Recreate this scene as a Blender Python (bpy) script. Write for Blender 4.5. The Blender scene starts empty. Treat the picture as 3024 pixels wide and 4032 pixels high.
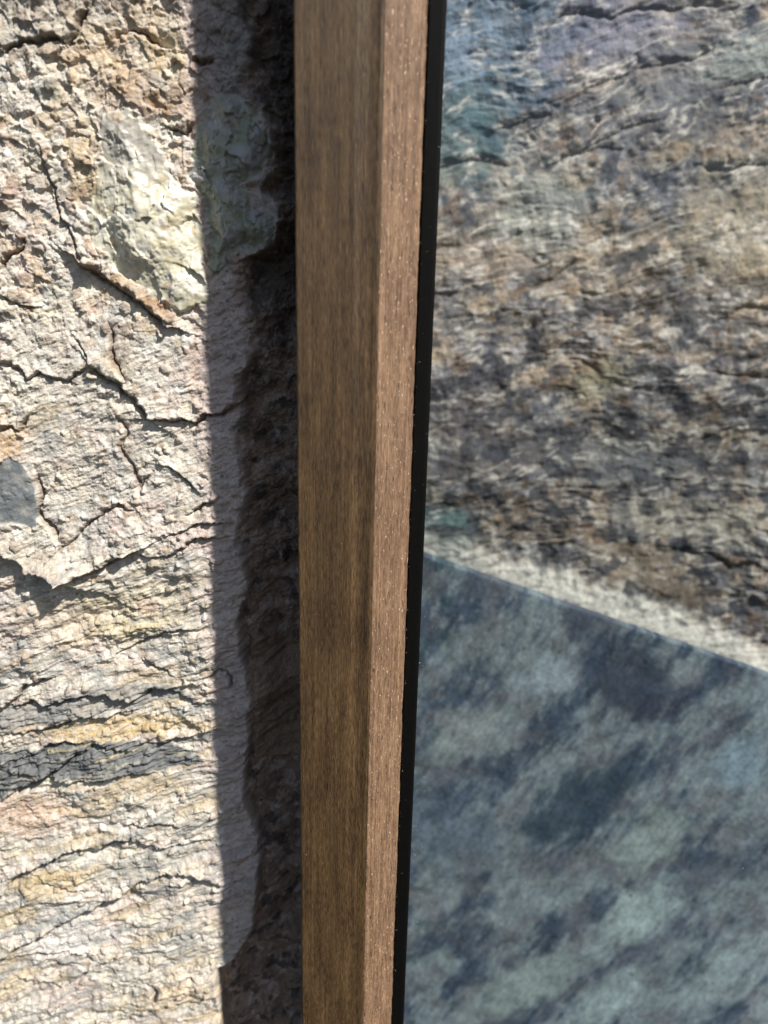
import bpy, math
import numpy as np

# ------------------------------------------------------------------ camera
S = bpy.context.scene
COL = S.collection
F_PX = 758.3
TH = math.radians(16.96)
PH = math.radians(1.48)
C = np.array([0.0, -0.36, 0.0])
fwd = np.array([0, math.cos(TH), -math.sin(TH)])
r0 = np.array([1.0, 0, 0]); u0 = np.array([0, math.sin(TH), math.cos(TH)])
rt = math.cos(PH) * r0 + math.sin(PH) * u0
up = -math.sin(PH) * r0 + math.cos(PH) * u0
from mathutils import Matrix
cd = bpy.data.cameras.new('camera')
cam = bpy.data.objects.new('camera', cd); COL.objects.link(cam)
cam.matrix_world = Matrix(((rt[0], up[0], -fwd[0], C[0]), (rt[1], up[1], -fwd[1], C[1]),
                           (rt[2], up[2], -fwd[2], C[2]), (0, 0, 0, 1)))
cd.sensor_fit = 'HORIZONTAL'; cd.sensor_width = 36.0; cd.lens = 36.0 * F_PX / 768
cd.clip_start = 0.01; cd.clip_end = 50
cd.dof.use_dof = True; cd.dof.focus_distance = 0.42; cd.dof.aperture_fstop = 7.8
S.camera = cam

# ------------------------------------------------------------------ light
TRAVEL = np.array([-1.03, 1.0, -1.6]); TRAVEL /= np.linalg.norm(TRAVEL)
w = bpy.data.worlds.new('World'); S.world = w; w.use_nodes = True
nt = w.node_tree
sky = nt.nodes.new('ShaderNodeTexSky'); sky.sky_type = 'NISHITA'; sky.sun_disc = False
sky.sun_elevation = math.asin(-TRAVEL[2])
sky.sun_rotation = math.atan2(-TRAVEL[0], -TRAVEL[1])
bg = nt.nodes['Background']; bg.inputs['Strength'].default_value = 0.065
nt.links.new(sky.outputs[0], bg.inputs[0])
sl = bpy.data.lights.new('sun', 'SUN'); sl.energy = 4.9; sl.angle = math.radians(1.5)
sl.color = (1.0, 0.955, 0.88)
so = bpy.data.objects.new('sun', sl); COL.objects.link(so)
from mathutils import Vector
so.rotation_euler = Vector(TRAVEL).to_track_quat('-Z', 'Y').to_euler()
so.location = (0.5, -0.6, 0.7)
S.view_settings.view_transform = 'Standard'; S.view_settings.look = 'None'
S.view_settings.gamma = 1; S.view_settings.exposure = 0.36
S.cycles.max_bounces = 6; S.cycles.transparent_max_bounces = 8


# ------------------------------------------------------------------ helpers
def unproj(px, py, yp):
    """pixel of the 768 x 1024 frame -> (x, z) on the plane y = yp"""
    px = np.asarray(px, float); py = np.asarray(py, float)
    d = rt * ((px - 384) / F_PX)[..., None] - up * ((py - 512) / F_PX)[..., None] + fwd
    t = (yp - C[1]) / d[..., 1]
    return C[0] + d[..., 0] * t, C[2] + d[..., 2] * t


REG = {1: (.1837, 0, 0), 2: (.1837, 0, 330.2), 3: (.1837, 0, 668.5),
       6: (.2143, 412.4, 0), 7: (.2143, 412.4, 330.2), 8: (.2296, 387.1, 668.5)}


def P(reg, pts, yp):
    s, ox, oy = REG[reg]
    a = np.array(pts, float)
    x, z = unproj(ox + a[:, 0] * s, oy + a[:, 1] * s, yp)
    return np.stack([x, z], 1) * 1000.0          # millimetres


from concurrent.futures import ThreadPoolExecutor
POOL = ThreadPoolExecutor(4)


def chunked(fn, x, y, *a):
    x, y = np.broadcast_arrays(x, y)
    if x.ndim < 2 or x.size < 50000: return fn(x, y, *a)
    k = 16
    r = list(POOL.map(lambda q: fn(q[0], q[1], *a), zip(np.array_split(x, k), np.array_split(y, k))))
    if isinstance(r[0], tuple): return tuple(np.concatenate(c) for c in zip(*r))
    return np.concatenate(r)


def perlin(x, y, seed=0): return chunked(perlin_, x, y, seed)


def worley(x, y, sc, seed=0): return chunked(worley_, x, y, sc, seed)


def perlin_(x, y, seed=0):
    rng = np.random.RandomState(seed)
    perm = rng.permutation(512); perm = np.concatenate([perm, perm])
    ang = rng.rand(512) * 2 * np.pi
    gx = np.cos(ang); gy = np.sin(ang)
    gx = gx.astype(np.float32); gy = gy.astype(np.float32); perm = perm.astype(np.int32)
    xi = np.floor(x).astype(np.int32); yi = np.floor(y).astype(np.int32)
    xf = (x - xi).astype(np.float32); yf = (y - yi).astype(np.float32)
    u = xf * xf * xf * (xf * (xf * 6 - 15) + 10); v = yf * yf * yf * (yf * (yf * 6 - 15) + 10)

    def g(ix, iy, dx, dy):
        h = perm[(perm[ix & 511] + iy) & 511]
        return gx[h] * dx + gy[h] * dy
    a = g(xi, yi, xf, yf); b = g(xi + 1, yi, xf - 1, yf)
    c = g(xi, yi + 1, xf, yf - 1); d = g(xi + 1, yi + 1, xf - 1, yf - 1)
    return 1.5 * ((a * (1 - u) + b * u) * (1 - v) + (c * (1 - u) + d * u) * v)


def fbm(x, y, sc, octv=4, seed=0, gain=.5):
    t = 0; a = 1; n = 0
    for i in range(octv):
        t = t + a * perlin(x / sc + 17.3 * i, y / sc - 9.1 * i, seed + i * 7); n += a
        a *= gain; sc *= .5
    return t / n * 1.4


def ridged(x, y, sc, octv=4, seed=0):
    t = 0; a = 1; n = 0
    for i in range(octv):
        t = t + a * (1 - 2 * np.abs(perlin(x / sc + 5.3 * i, y / sc + 3.1 * i, seed + i * 5))); n += a
        a *= .5; sc *= .5
    return t / n


def worley_(x, y, sc, seed=0):
    """returns F1, F2, a random number per cell and the offsets to the cell's point"""
    rng = np.random.RandomState(seed)
    n = 256
    jx = rng.rand(n, n); jy = rng.rand(n, n); rv = rng.rand(n, n)
    X = x / sc; Y = y / sc
    xi = np.floor(X).astype(np.int64); yi = np.floor(Y).astype(np.int64)
    f1 = np.full(X.shape, 9.0); f2 = f1.copy(); r = np.zeros(X.shape)
    ox = np.zeros(X.shape); oy = np.zeros(X.shape)
    for a in (-1, 0, 1):
        for b in (-1, 0, 1):
            cx = xi + a; cy = yi + b
            ii = cx & 255; jj = cy & 255
            dx = cx + jx[ii, jj] - X; dy = cy + jy[ii, jj] - Y
            d = np.sqrt(dx * dx + dy * dy)
            m = d < f1
            f2 = np.where(m, f1, np.minimum(f2, d))
            r = np.where(m, rv[ii, jj], r); ox = np.where(m, dx, ox); oy = np.where(m, dy, oy)
            f1 = np.where(m, d, f1)
    return f1, f2, r, ox, oy


def sst(a, b, x):
    t = np.clip((x - a) / (b - a), 0, 1)
    return t * t * (3 - 2 * t)


def polyline(x, y, pts, reach):
    """distance and signed side (positive = above / left-hand of travel) to a polyline, inside its reach"""
    d = np.full(x.shape, 1e3); s = np.zeros(x.shape); tt = np.zeros(x.shape)
    box = (x > pts[:, 0].min() - reach) & (x < pts[:, 0].max() + reach) & \
          (y > pts[:, 1].min() - reach) & (y < pts[:, 1].max() + reach)
    if not box.any():
        return d, s, tt
    X = x[box]; Y = y[box]
    D = np.full(X.shape, 1e3); SD = np.zeros(X.shape); T = np.zeros(X.shape)
    n = len(pts) - 1
    for i in range(n):
        a = pts[i]; b = pts[i + 1]; e = b - a; L = (e ** 2).sum() + 1e-9
        t = np.clip(((X - a[0]) * e[0] + (Y - a[1]) * e[1]) / L, 0, 1)
        qx = X - a[0] - t * e[0]; qy = Y - a[1] - t * e[1]
        dd = np.hypot(qx, qy)
        sg = np.sign(e[0] * qy - e[1] * qx)
        m = dd < D
        D = np.where(m, dd, D); SD = np.where(m, sg, SD); T = np.where(m, (i + t) / n, T)
    d[box] = D; s[box] = SD; tt[box] = T
    return d, s, tt


def in_poly(x, y, pts):
    """signed distance (mm), positive inside"""
    box = (x > pts[:, 0].min() - 12) & (x < pts[:, 0].max() + 12) & (y > pts[:, 1].min() - 12) & (y < pts[:, 1].max() + 12)
    full = np.full(x.shape, -1e3); x = x[box]; y = y[box]
    d = np.full(x.shape, 1e3)
    ins = np.zeros(x.shape, bool)
    n = len(pts)
    for i in range(n):
        a = pts[i]; b = pts[(i + 1) % n]; e = b - a; L = (e ** 2).sum() + 1e-9
        t = np.clip(((x - a[0]) * e[0] + (y - a[1]) * e[1]) / L, 0, 1)
        d = np.minimum(d, np.hypot(x - a[0] - t * e[0], y - a[1] - t * e[1]))
        c = ((a[1] > y) != (b[1] > y))
        with np.errstate(divide='ignore', invalid='ignore'):
            xx = (b[0] - a[0]) * (y - a[1]) / (b[1] - a[1] + 1e-12) + a[0]
        ins ^= c & (x < xx)
    full[box] = np.where(ins, d, -d)
    return full


def mix(a, b, m):
    return a * (1 - m[..., None]) + np.asarray(b, float) * m[..., None]


def new_mesh(name, verts, quads, mat, parent=None, col=None, smooth=True):
    me = bpy.data.meshes.new(name)
    me.vertices.add(len(verts)); me.vertices.foreach_set('co', verts.astype(np.float32).ravel())
    me.loops.add(quads.size); me.loops.foreach_set('vertex_index', quads.astype(np.int32).ravel())
    me.polygons.add(len(quads))
    me.polygons.foreach_set('loop_start', np.arange(0, quads.size, 4, dtype=np.int32))
    me.update(calc_edges=True)
    me.polygons.foreach_set('use_smooth', np.full(len(quads), smooth))
    if col is not None:
        at = me.color_attributes.new('Col', 'FLOAT_COLOR', 'POINT')
        at.data.foreach_set('color', np.concatenate([col, np.ones((len(col), 1))], 1).astype(np.float32).ravel())
    me.materials.append(mat)
    o = bpy.data.objects.new(name, me); COL.objects.link(o)
    if parent: o.parent = parent
    return o


def heightfield(X, Z, Y, col, back, parts, parent):
    """X, Z in metres, Y surface; closed behind; parts = [(name, mat, facemask or None)]"""
    nz, nx = X.shape
    V = np.stack([X, Y, Z], -1).reshape(-1, 3)
    idx = np.arange(nx * nz).reshape(nz, nx)
    q = np.stack([idx[:-1, :-1], idx[:-1, 1:], idx[1:, 1:], idx[1:, :-1]], -1).reshape(-1, 4)
    cl = col.reshape(-1, 3)
    out = []
    for name, mat, fm in parts:
        sel = fm.reshape(-1)
        qq = q[sel]
        if name == parts[0][0]:
            # skirt round the rim and a flat back
            ring = np.concatenate([idx[0, :], idx[1:, -1], idx[-1, -2::-1], idx[-2:0:-1, 0]])
            used = len(V)
            B = V[ring].copy(); B[:, 1] = back
            VV = np.concatenate([V, B]); CC = np.concatenate([cl, cl[ring]])
            m = len(ring); k = np.arange(m); k2 = (k + 1) % m
            sk = np.stack([ring[k], used + k, used + k2, ring[k2]], -1)
            c = [0, nx - 1, nx - 1 + nz - 1, 2 * (nx - 1) + nz - 1]
            bk = np.array([[used + c[0], used + c[3], used + c[2], used + c[1]]])
            qq = np.concatenate([qq, sk, bk])
        else:
            VV, CC = V, cl
        u, inv = np.unique(qq, return_inverse=True)
        out.append(new_mesh(name, VV[u], inv.reshape(-1, 4), mat, parent, CC[u]))
    return out


def empty(name, loc, label, cat):
    o = bpy.data.objects.new(name, None); COL.objects.link(o)
    o.location = loc; o['label'] = label; o['category'] = cat
    o.empty_display_size = .02
    return o


# ------------------------------------------------------------------ materials
def N(t, kind, **kw):
    n = t.nodes.new(kind)
    for k, v in kw.items():
        if k in n.inputs.keys(): n.inputs[k].default_value = v
        else: setattr(n, k, v)
    return n


def stone_mat(name, fine=700, bump=.35, bd=.0006, rough=.85, spec=.25, speck=.5, tint=(1, 1, 1)):
    m = bpy.data.materials.new(name); m.use_nodes = True; t = m.node_tree; L = t.links.new
    b = t.nodes['Principled BSDF']
    b.inputs['Roughness'].default_value = rough; b.inputs['Specular IOR Level'].default_value = spec
    a = N(t, 'ShaderNodeAttribute', attribute_name='Col')
    tc = N(t, 'ShaderNodeTexCoord')
    n1 = N(t, 'ShaderNodeTexNoise', Scale=fine, Detail=5.0, Roughness=.65)
    n2 = N(t, 'ShaderNodeTexNoise', Scale=fine * .28, Detail=4.0, Roughness=.6)
    L(tc.outputs['Object'], n1.inputs['Vector']); L(tc.outputs['Object'], n2.inputs['Vector'])
    r1 = N(t, 'ShaderNodeMapRange'); r1.inputs[1].default_value = .3; r1.inputs[2].default_value = .7
    r1.inputs[3].default_value = 1 - speck * .5; r1.inputs[4].default_value = 1 + speck * .35
    L(n1.outputs[0], r1.inputs[0])
    mx = N(t, 'ShaderNodeVectorMath', operation='MULTIPLY')
    L(a.outputs['Color'], mx.inputs[0]); L(r1.outputs[0], mx.inputs[1])
    # dark mineral grains
    v = N(t, 'ShaderNodeTexVoronoi', Scale=fine * .35); v.inputs['Randomness'].default_value = 1
    L(tc.outputs['Object'], v.inputs['Vector'])
    sep = N(t, 'ShaderNodeSeparateColor'); L(v.outputs['Color'], sep.inputs[0])
    g = N(t, 'ShaderNodeMath', operation='GREATER_THAN'); g.inputs[1].default_value = .93
    L(sep.outputs[0], g.inputs[0])
    d = N(t, 'ShaderNodeMath', operation='LESS_THAN'); d.inputs[1].default_value = .33
    L(v.outputs['Distance'], d.inputs[0])
    gd = N(t, 'ShaderNodeMath', operation='MULTIPLY'); L(g.outputs[0], gd.inputs[0]); L(d.outputs[0], gd.inputs[1])
    gs = N(t, 'ShaderNodeMath', operation='MULTIPLY'); L(gd.outputs[0], gs.inputs[0]); gs.inputs[1].default_value = speck
    mm = N(t, 'ShaderNodeMix', data_type='RGBA'); L(gs.outputs[0], mm.inputs[0]); L(mx.outputs[0], mm.inputs[6])
    mm.inputs[7].default_value = (.10, .085, .075, 1)
    L(mm.outputs[2], b.inputs['Base Color'])
    ad = N(t, 'ShaderNodeMath', operation='MULTIPLY_ADD'); L(n2.outputs[0], ad.inputs[0]); ad.inputs[1].default_value = 1.6
    L(n1.outputs[0], ad.inputs[2])
    bp = N(t, 'ShaderNodeBump', Strength=bump, Distance=bd); L(ad.outputs[0], bp.inputs['Height'])
    L(bp.outputs[0], b.inputs['Normal'])
    return m


M_rock = stone_mat('pale_rough_rock', fine=900, bump=.7, bd=.0008)
M_quartz = stone_mat('milky_quartz', fine=300, bump=.2, bd=.0005, rough=.3, spec=.5, speck=.15)
M_slate = stone_mat('grey_slate', fine=800, bump=.4, bd=.0005, rough=.7, speck=.3)
M_far = stone_mat('weathered_rock', fine=420, bump=.5, bd=.0012, speck=.45)
M_slab = stone_mat('blue_grey_stone', fine=420, bump=.15, bd=.0006, rough=.75, speck=.5)


def wood_mat(name, dark, mid, light, chips, glint=False):
    m = bpy.data.materials.new(name); m.use_nodes = True; t = m.node_tree; L = t.links.new
    b = t.nodes['Principled BSDF']; b.inputs['Roughness'].default_value = .55
    tc = N(t, 'ShaderNodeTexCoord')
    mp = N(t, 'ShaderNodeMapping'); mp.inputs['Scale'].default_value = (1, 1, .10)
    L(tc.outputs['Object'], mp.inputs[0])
    n1 = N(t, 'ShaderNodeTexNoise', Scale=1900.0, Detail=6.0, Roughness=.7); L(mp.outputs[0], n1.inputs['Vector'])
    n2 = N(t, 'ShaderNodeTexNoise', Scale=260.0, Detail=4.0); L(mp.outputs[0], n2.inputs['Vector'])
    n3 = N(t, 'ShaderNodeTexNoise', Scale=90.0, Detail=4.0); mp3 = N(t, 'ShaderNodeMapping'); mp3.inputs['Scale'].default_value = (1, 1, .3); L(tc.outputs['Object'], mp3.inputs[0]); L(mp3.outputs[0], n3.inputs['Vector'])
    s = N(t, 'ShaderNodeMath', operation='MULTIPLY_ADD'); L(n2.outputs[0], s.inputs[0]); s.inputs[1].default_value = .32
    L(n1.outputs[0], s.inputs[2])
    s2 = N(t, 'ShaderNodeMath', operation='MULTIPLY_ADD'); L(n3.outputs[0], s2.inputs[0]); s2.inputs[1].default_value = .26
    L(s.outputs[0], s2.inputs[2])
    cr = N(t, 'ShaderNodeValToRGB'); e = cr.color_ramp
    mr = N(t, 'ShaderNodeMapRange'); mr.inputs[1].default_value = .54; mr.inputs[2].default_value = 1.02
    L(s2.outputs[0], mr.inputs[0]); L(mr.outputs[0], cr.inputs[0])
    e.elements[0].position = .12; e.elements[0].color = (*dark, 1)
    e.elements[1].position = .85; e.elements[1].color = (*light, 1)
    k = e.elements.new(.45); k.color = (*mid, 1)
    # short dark pores / torn fibres
    mp2 = N(t, 'ShaderNodeMapping'); mp2.inputs['Scale'].default_value = (1, 1, .16)
    L(tc.outputs['Object'], mp2.inputs[0])
    v = N(t, 'ShaderNodeTexNoise', Scale=950.0, Detail=2.0); L(mp2.outputs[0], v.inputs['Vector'])
    r = N(t, 'ShaderNodeMapRange'); r.inputs[1].default_value = .62; r.inputs[2].default_value = .72
    r.inputs[3].default_value = 0; r.inputs[4].default_value = .65 * chips
    L(v.outputs[0], r.inputs[0])
    mm = N(t, 'ShaderNodeMix', data_type='RGBA'); L(r.outputs[0], mm.inputs[0]); L(cr.outputs[0], mm.inputs[6])
    mm.inputs[7].default_value = (.035, .022, .015, 1)
    mp5 = N(t, 'ShaderNodeMapping'); mp5.inputs['Scale'].default_value = (1, 1, .012); L(tc.outputs['Object'], mp5.inputs[0])
    lg = N(t, 'ShaderNodeTexNoise', Scale=900.0, Detail=3.0); L(mp5.outputs[0], lg.inputs['Vector'])
    lr = N(t, 'ShaderNodeMapRange'); lr.inputs[1].default_value = .35; lr.inputs[2].default_value = .65
    lr.inputs[3].default_value = .72; lr.inputs[4].default_value = 1.22; L(lg.outputs[0], lr.inputs[0])
    lm = N(t, 'ShaderNodeVectorMath', operation='MULTIPLY'); L(mm.outputs[2], lm.inputs[0]); L(lr.outputs[0], lm.inputs[1])
    last = None
    if glint:                                    # glints on torn fibre ends, painted as pale flecks
        mp4 = N(t, 'ShaderNodeMapping'); mp4.inputs['Scale'].default_value = (1, 1, .35); mp4.inputs['Rotation'].default_value = (0, .5, 0)
        L(tc.outputs['Object'], mp4.inputs[0])
        g = N(t, 'ShaderNodeTexNoise', Scale=1500.0, Detail=1.0); L(mp4.outputs[0], g.inputs['Vector'])
        gr = N(t, 'ShaderNodeMapRange'); gr.inputs[1].default_value = .69; gr.inputs[2].default_value = .75
        L(g.outputs[0], gr.inputs[0])
        last = N(t, 'ShaderNodeMix', data_type='RGBA'); L(gr.outputs[0], last.inputs[0]); L(lm.outputs[0], last.inputs[6])
        last.inputs[7].default_value = (.62, .50, .36, 1)
    L(last.outputs[2] if last else lm.outputs[0], b.inputs['Base Color'])
    h = N(t, 'ShaderNodeMath', operation='SUBTRACT'); L(n1.outputs[0], h.inputs[0]); L(r.outputs[0], h.inputs[1])
    bp = N(t, 'ShaderNodeBump', Strength=.35 + .3 * chips, Distance=.0003); L(h.outputs[0], bp.inputs['Height'])
    L(bp.outputs[0], b.inputs['Normal'])
    return m


M_wood = wood_mat('stained_wood', (.018, .010, .005), (.062, .035, .0145), (.130, .078, .034), .9)
M_wood2 = wood_mat('rough_cut_wood', (.10, .057, .034), (.185, .108, .064), (.31, .195, .115), 1.2, True)


def simple(name, c, rough, spec=.5):
    m = bpy.data.materials.new(name); m.use_nodes = True; t = m.node_tree; b = t.nodes['Principled BSDF']
    b.inputs['Roughness'].default_value = rough; b.inputs['Specular IOR Level'].default_value = spec
    tc = N(t, 'ShaderNodeTexCoord'); n = N(t, 'ShaderNodeTexNoise', Scale=400.0, Detail=4.0)
    t.links.new(tc.outputs['Object'], n.inputs['Vector'])
    cr = N(t, 'ShaderNodeValToRGB'); t.links.new(n.outputs[0], cr.inputs[0])
    cr.color_ramp.elements[0].color = (*[k * .6 for k in c], 1); cr.color_ramp.elements[1].color = (*[k * 1.4 for k in c], 1)
    t.links.new(cr.outputs[0], b.inputs['Base Color'])
    return m


M_rubber = simple('black_rubber', (.0035, .0034, .0033), .6, .12)
M_dust = simple('pale_dust', (.55, .53, .5), .8)
M_glass = bpy.data.materials.new('tinted_glass'); M_glass.use_nodes = True
t = M_glass.node_tree; t.nodes.remove(t.nodes['Principled BSDF'])
tr = N(t, 'ShaderNodeBsdfTransparent'); tr.inputs[0].default_value = (.93, .945, .945, 1)
gl = N(t, 'ShaderNodeBsdfGlossy', Roughness=.02)
lw = N(t, 'ShaderNodeLayerWeight', Blend=.5); pw = N(t, 'ShaderNodeMath', operation='POWER'); pw.inputs[1].default_value = 5
t.links.new(lw.outputs['Facing'], pw.inputs[0]); fr = N(t, 'ShaderNodeMath', operation='MULTIPLY_ADD'); fr.inputs[1].default_value = .96; fr.inputs[2].default_value = .035
t.links.new(pw.outputs[0], fr.inputs[0]); ms = N(t, 'ShaderNodeMixShader')
t.links.new(fr.outputs[0], ms.inputs[0]); t.links.new(tr.outputs[0], ms.inputs[1]); t.links.new(gl.outputs[0], ms.inputs[2])
t.links.new(ms.outputs[0], t.nodes['Material Output'].inputs[0])

# ------------------------------------------------------------------ left: rough stone wall
YW = 0.055
xa, _ = unproj(-60, 1080, YW); xb = -0.012
_, zt = unproj(100, -150, YW); _, zb = unproj(100, 1120, YW)
step = 0.00045
xs = np.arange(float(xa) - .035, xb, step); zs = np.arange(float(zb), float(zt), step)
GX, GZ = np.meshgrid(xs, zs)
x = GX * 1000; z = GZ * 1000
# warped coordinates give every traced line a natural wobble
wx = x + 2.2 * fbm(x, z, 14, 4, 3) + .7 * fbm(x, z, 3, 2, 33)
wz = z + 2.2 * fbm(x, z, 14, 4, 9) + .7 * fbm(x, z, 3, 2, 39)

# bedding direction: falls towards the left, steeper lower down
ang = np.radians(22.0) + 0 * x
qa = 9 * fbm(x, z, 95, 2, 50) + 3.5 * fbm(x, z, 45, 2, 61)
u = x * np.cos(ang) + z * np.sin(ang); v = -x * np.sin(ang) + z * np.cos(ang) + qa * .7
_, z_led = unproj(100, 555, YW); z_led *= 1000
low = sst(z_led + 15, z_led - 25, z)                      # 1 in the layered lower half
_, z_c = unproj(100, 340, YW); z_c *= 1000
top = sst(z_c - 20, z_c + 40, z)                          # 1 in the crumbly top

H = 4.0 * fbm(x, z, 75, 3, 1) + 1.5 * fbm(wx, wz, 20, 4, 2)
H += .95 * ridged(u / 2.6, v, 9, 4, 12) * (1 - .45 * top)
# small torn ledges
sv = v / 6.5 + .9 * fbm(u / 2.6, v, 12, 4, 14)
saw = sv - np.floor(sv)
H += (.35 + .7 * low) * (saw * (1 - sst(.86, 1.0, saw))) * (1 - .6 * top) * sst(-.3, .4, fbm(u / 2, v, 26, 3, 15))
sv2 = v / 2.6 + .8 * fbm(u / 2.5, v, 5, 3, 18)
saw2 = sv2 - np.floor(sv2)
H += .34 * saw2 * (1 - sst(.8, 1, saw2)) * sst(-.35, .3, fbm(u / 2, v, 14, 3, 19))
rgh = sst(-.35, .4, fbm(x, z, 32, 3, 140))              # smooth and rough areas
H += (.10 + .30 * rgh) * fbm(x, z, 2.4, 4, 21, .62) + 1.5 * rgh * fbm(wx, wz, 8, 3, 141)
k1, k2, kv, _, _ = worley(wx, wz, 6.5, 142)
dome = (kv > .84) * np.clip(1 - (k1 / (.26 + .2 * (kv - .84) / .16)) ** 2, 0, 1)
H += 1.7 * np.sqrt(dome)
H += low * (3.6 * fbm(u / 3.2, v, 22, 3, 143) + 1.5 * ridged(u / 3.5, v, 13, 3, 144))
uf = x * np.cos(ang + .12) + z * np.sin(ang + .12); vf = -x * np.sin(ang + .12) + z * np.cos(ang + .12)
H += .85 * fbm(uf / 2.4, vf, 3.6, 4, 22, .6) * (1 - .4 * top) * (.6 + .8 * sst(-.3, .4, fbm(x, z, 25, 3, 24)))
H += .35 * ridged(uf / 3, vf + .8 * fbm(x, z, 5, 2, 26), 2.8, 3, 23) * (1 - .5 * top)
# crumbly flakes at the top
f1, f2, rv, ox, oy = worley(wx, wz, 7.5, 30)
H += top * (2.1 * (rv - .5) + 1.4 * (ox * np.cos(rv * 40) + oy * np.sin(rv * 40))) * sst(.02, .14, f2 - f1)
g1, g2, gv, gx_, gy_ = worley(wx * 1.05, wz, 2.9, 31)
H += (.10 + .6 * top) * (.8 * (gv - .5) + .6 * (gx_ * np.cos(gv * 50) + gy_ * np.sin(gv * 50)))
# pits
p1, p2, pv, _, _ = worley(x, z, 5.0, 35)
H -= 1.1 * (pv > .93) * sst(.26, .1, p1 + .1 * fbm(x, z, 2, 2, 36))

c_base = np.array([.66, .605, .525])
col = np.broadcast_to(c_base, x.shape + (3,)).copy()
col = mix(col, (.62, .50, .45), .65 * sst(-.1, .5, fbm(x, z, 40, 4, 70)))
col = mix(col, (.66, .60, .46), .6 * sst(0, .6, fbm(x, z, 28, 4, 71)))
col = mix(col, (.47, .47, .45), .6 * sst(.1, .6, fbm(u / 2, v, 16, 4, 72)))
col = mix(col, (.78, .745, .68), .6 * sst(.0, .5, fbm(x, z, 9, 4, 73)))
col = mix(col, (.46, .34, .23), .6 * sst(.32, .62, fbm(x, z, 11, 4, 74)))
col = mix(col, (.40, .34, .28), .7 * (dome > 0) * (kv > .91))
col = mix(col, (.30, .31, .30), low * .75 * sst(.08, .4, fbm(u / 5, v, 9, 5, 145, .6)))
col = mix(col, (.52, .41, .25), low * .6 * sst(.1, .45, fbm(u / 5, v, 13, 5, 146, .6)))
col = mix(col, (.30, .25, .22), .65 * (gv > .93) * sst(.1, .3, g2 - g1))
col = mix(col, (.55, .40, .24), top * .5 * sst(.0, .5, fbm(x, z, 16, 4, 75)))
pk = sst(-14, 0, x - float(unproj(215, 512, YW)[0]) * 1000)
col = mix(col, (.56, .44, .42), .5 * pk)  # pinkish tone of the frame's shadow, painted into the rock
col = mix(col, (.36, .24, .17), top * .55 * (rv > .82) * sst(.05, .2, f2 - f1))


def blob(reg, cx, cy, rx, ry, rot, c, k=.8, soft=.45, sd=0):
    global col
    s = REG[reg][0]
    pc = P(reg, [(cx, cy), (cx + 10, cy)], YW); mm = np.hypot(*(pc[1] - pc[0])) / 10
    a = math.radians(rot)
    dx = wx - pc[0, 0]; dz = wz - pc[0, 1]
    e = np.hypot((dx * math.cos(a) + dz * math.sin(a)) / (rx * mm), (-dx * math.sin(a) + dz * math.cos(a)) / (ry * mm))
    e = e + .5 * fbm(x, z, 8, 5, 200 + sd, .65)
    m = .92 * k * sst(1 + soft, 1 - soft, e) * (.75 + .6 * fbm(x, z, 4, 3, 260 + sd))
    m = np.clip(m, 0, 1)
    col = mix(col, c, m)
    return m


blob(1, 200, 120, 380, 170, 10, (.36, .33, .28), .75, sd=1)
blob(1, 560, 330, 240, 200, 0, (.60, .45, .28), .6, sd=2)
blob(1, 740, 500, 170, 90, -20, (.33, .20, .11), .6, sd=3)
blob(1, 900, 290, 110, 130, 0, (.58, .44, .24), .7, sd=4)
blob(1, 870, 570, 70, 60, -20, (.30, .17, .08), .75, sd=5)
blob(1, 440, 860, 80, 210, 0, (.58, .44, .26), .7, sd=6)
blob(1, 240, 500, 90, 45, 0, (.30, .31, .27), .8, .2, sd=7)
blob(1, 1130, 250, 80, 250, 0, (.42, .37, .35), .7, sd=8)
blob(1, 1300, 200, 150, 320, 0, (.20, .20, .20), .75, sd=9)
blob(1, 700, 1560, 300, 40, -28, (.36, .22, .12), .65, sd=10)
blob(1, 860, 1660, 80, 50, -45, (.28, .15, .07), .8, sd=11)
blob(1, 300, 1150, 130, 170, 30, (.50, .50, .48), .6, sd=12)
blob(2, 650, 60, 90, 120, 0, (.34, .26, .20), .6, sd=13)
blob(2, 0, 600, 110, 130, 0, (.62, .40, .18), .8, sd=14)
blob(2, 200, 500, 130, 70, 30, (.55, .43, .27), .55, sd=15)
blob(2, 690, 620, 50, 200, 10, (.45, .36, .27), .55, sd=16)
blob(2, 400, 330, 200, 60, -20, (.66, .58, .50), .6, sd=17)
blob(2, 650, 1560, 400, 170, 10, (.62, .53, .33), .6, sd=18)
blob(2, 790, 1530, 60, 60, 0, (.55, .36, .28), .6, sd=19)
blob(2, 200, 1600, 260, 110, 0, (.62, .50, .40), .6, sd=20)
blob(2, 900, 580, 30, 30, 0, (.36, .38, .30), .9, .15, sd=21)
blob(2, 320, 730, 50, 35, 0, (.40, .31, .28), .7, .15, sd=22)
blob(2, 120, 1240, 220, 80, -10, (.42, .38, .30), .7, sd=23)
blob(3, 620, 360, 480, 62, 6, (.62, .45, .22), .85, sd=24)
blob(3, 130, 850, 210, 130, 15, (.60, .41, .27), .75, sd=25)
blob(3, 820, 660, 200, 70, -5, (.60, .46, .26), .7, sd=26)
blob(3, 260, 1200, 250, 80, 12, (.50, .38, .20), .8, sd=27)
blob(3, 70, 1390, 150, 60, 20, (.52, .40, .22), .75, sd=28)
blob(3, 800, 1090, 330, 70, 22, (.42, .43, .41), .75, sd=29)
blob(3, 330, 1390, 260, 50, 20, (.36, .38, .37), .75, sd=30)
blob(3, 950, 1830, 220, 110, 20, (.58, .45, .28), .75, sd=31)
blob(3, 300, 1530, 250, 100, 20, (.68, .67, .66), .7, sd=32)
blob(3, 500, 560, 120, 60, 30, (.34, .30, .22), .5, sd=33)

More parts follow.
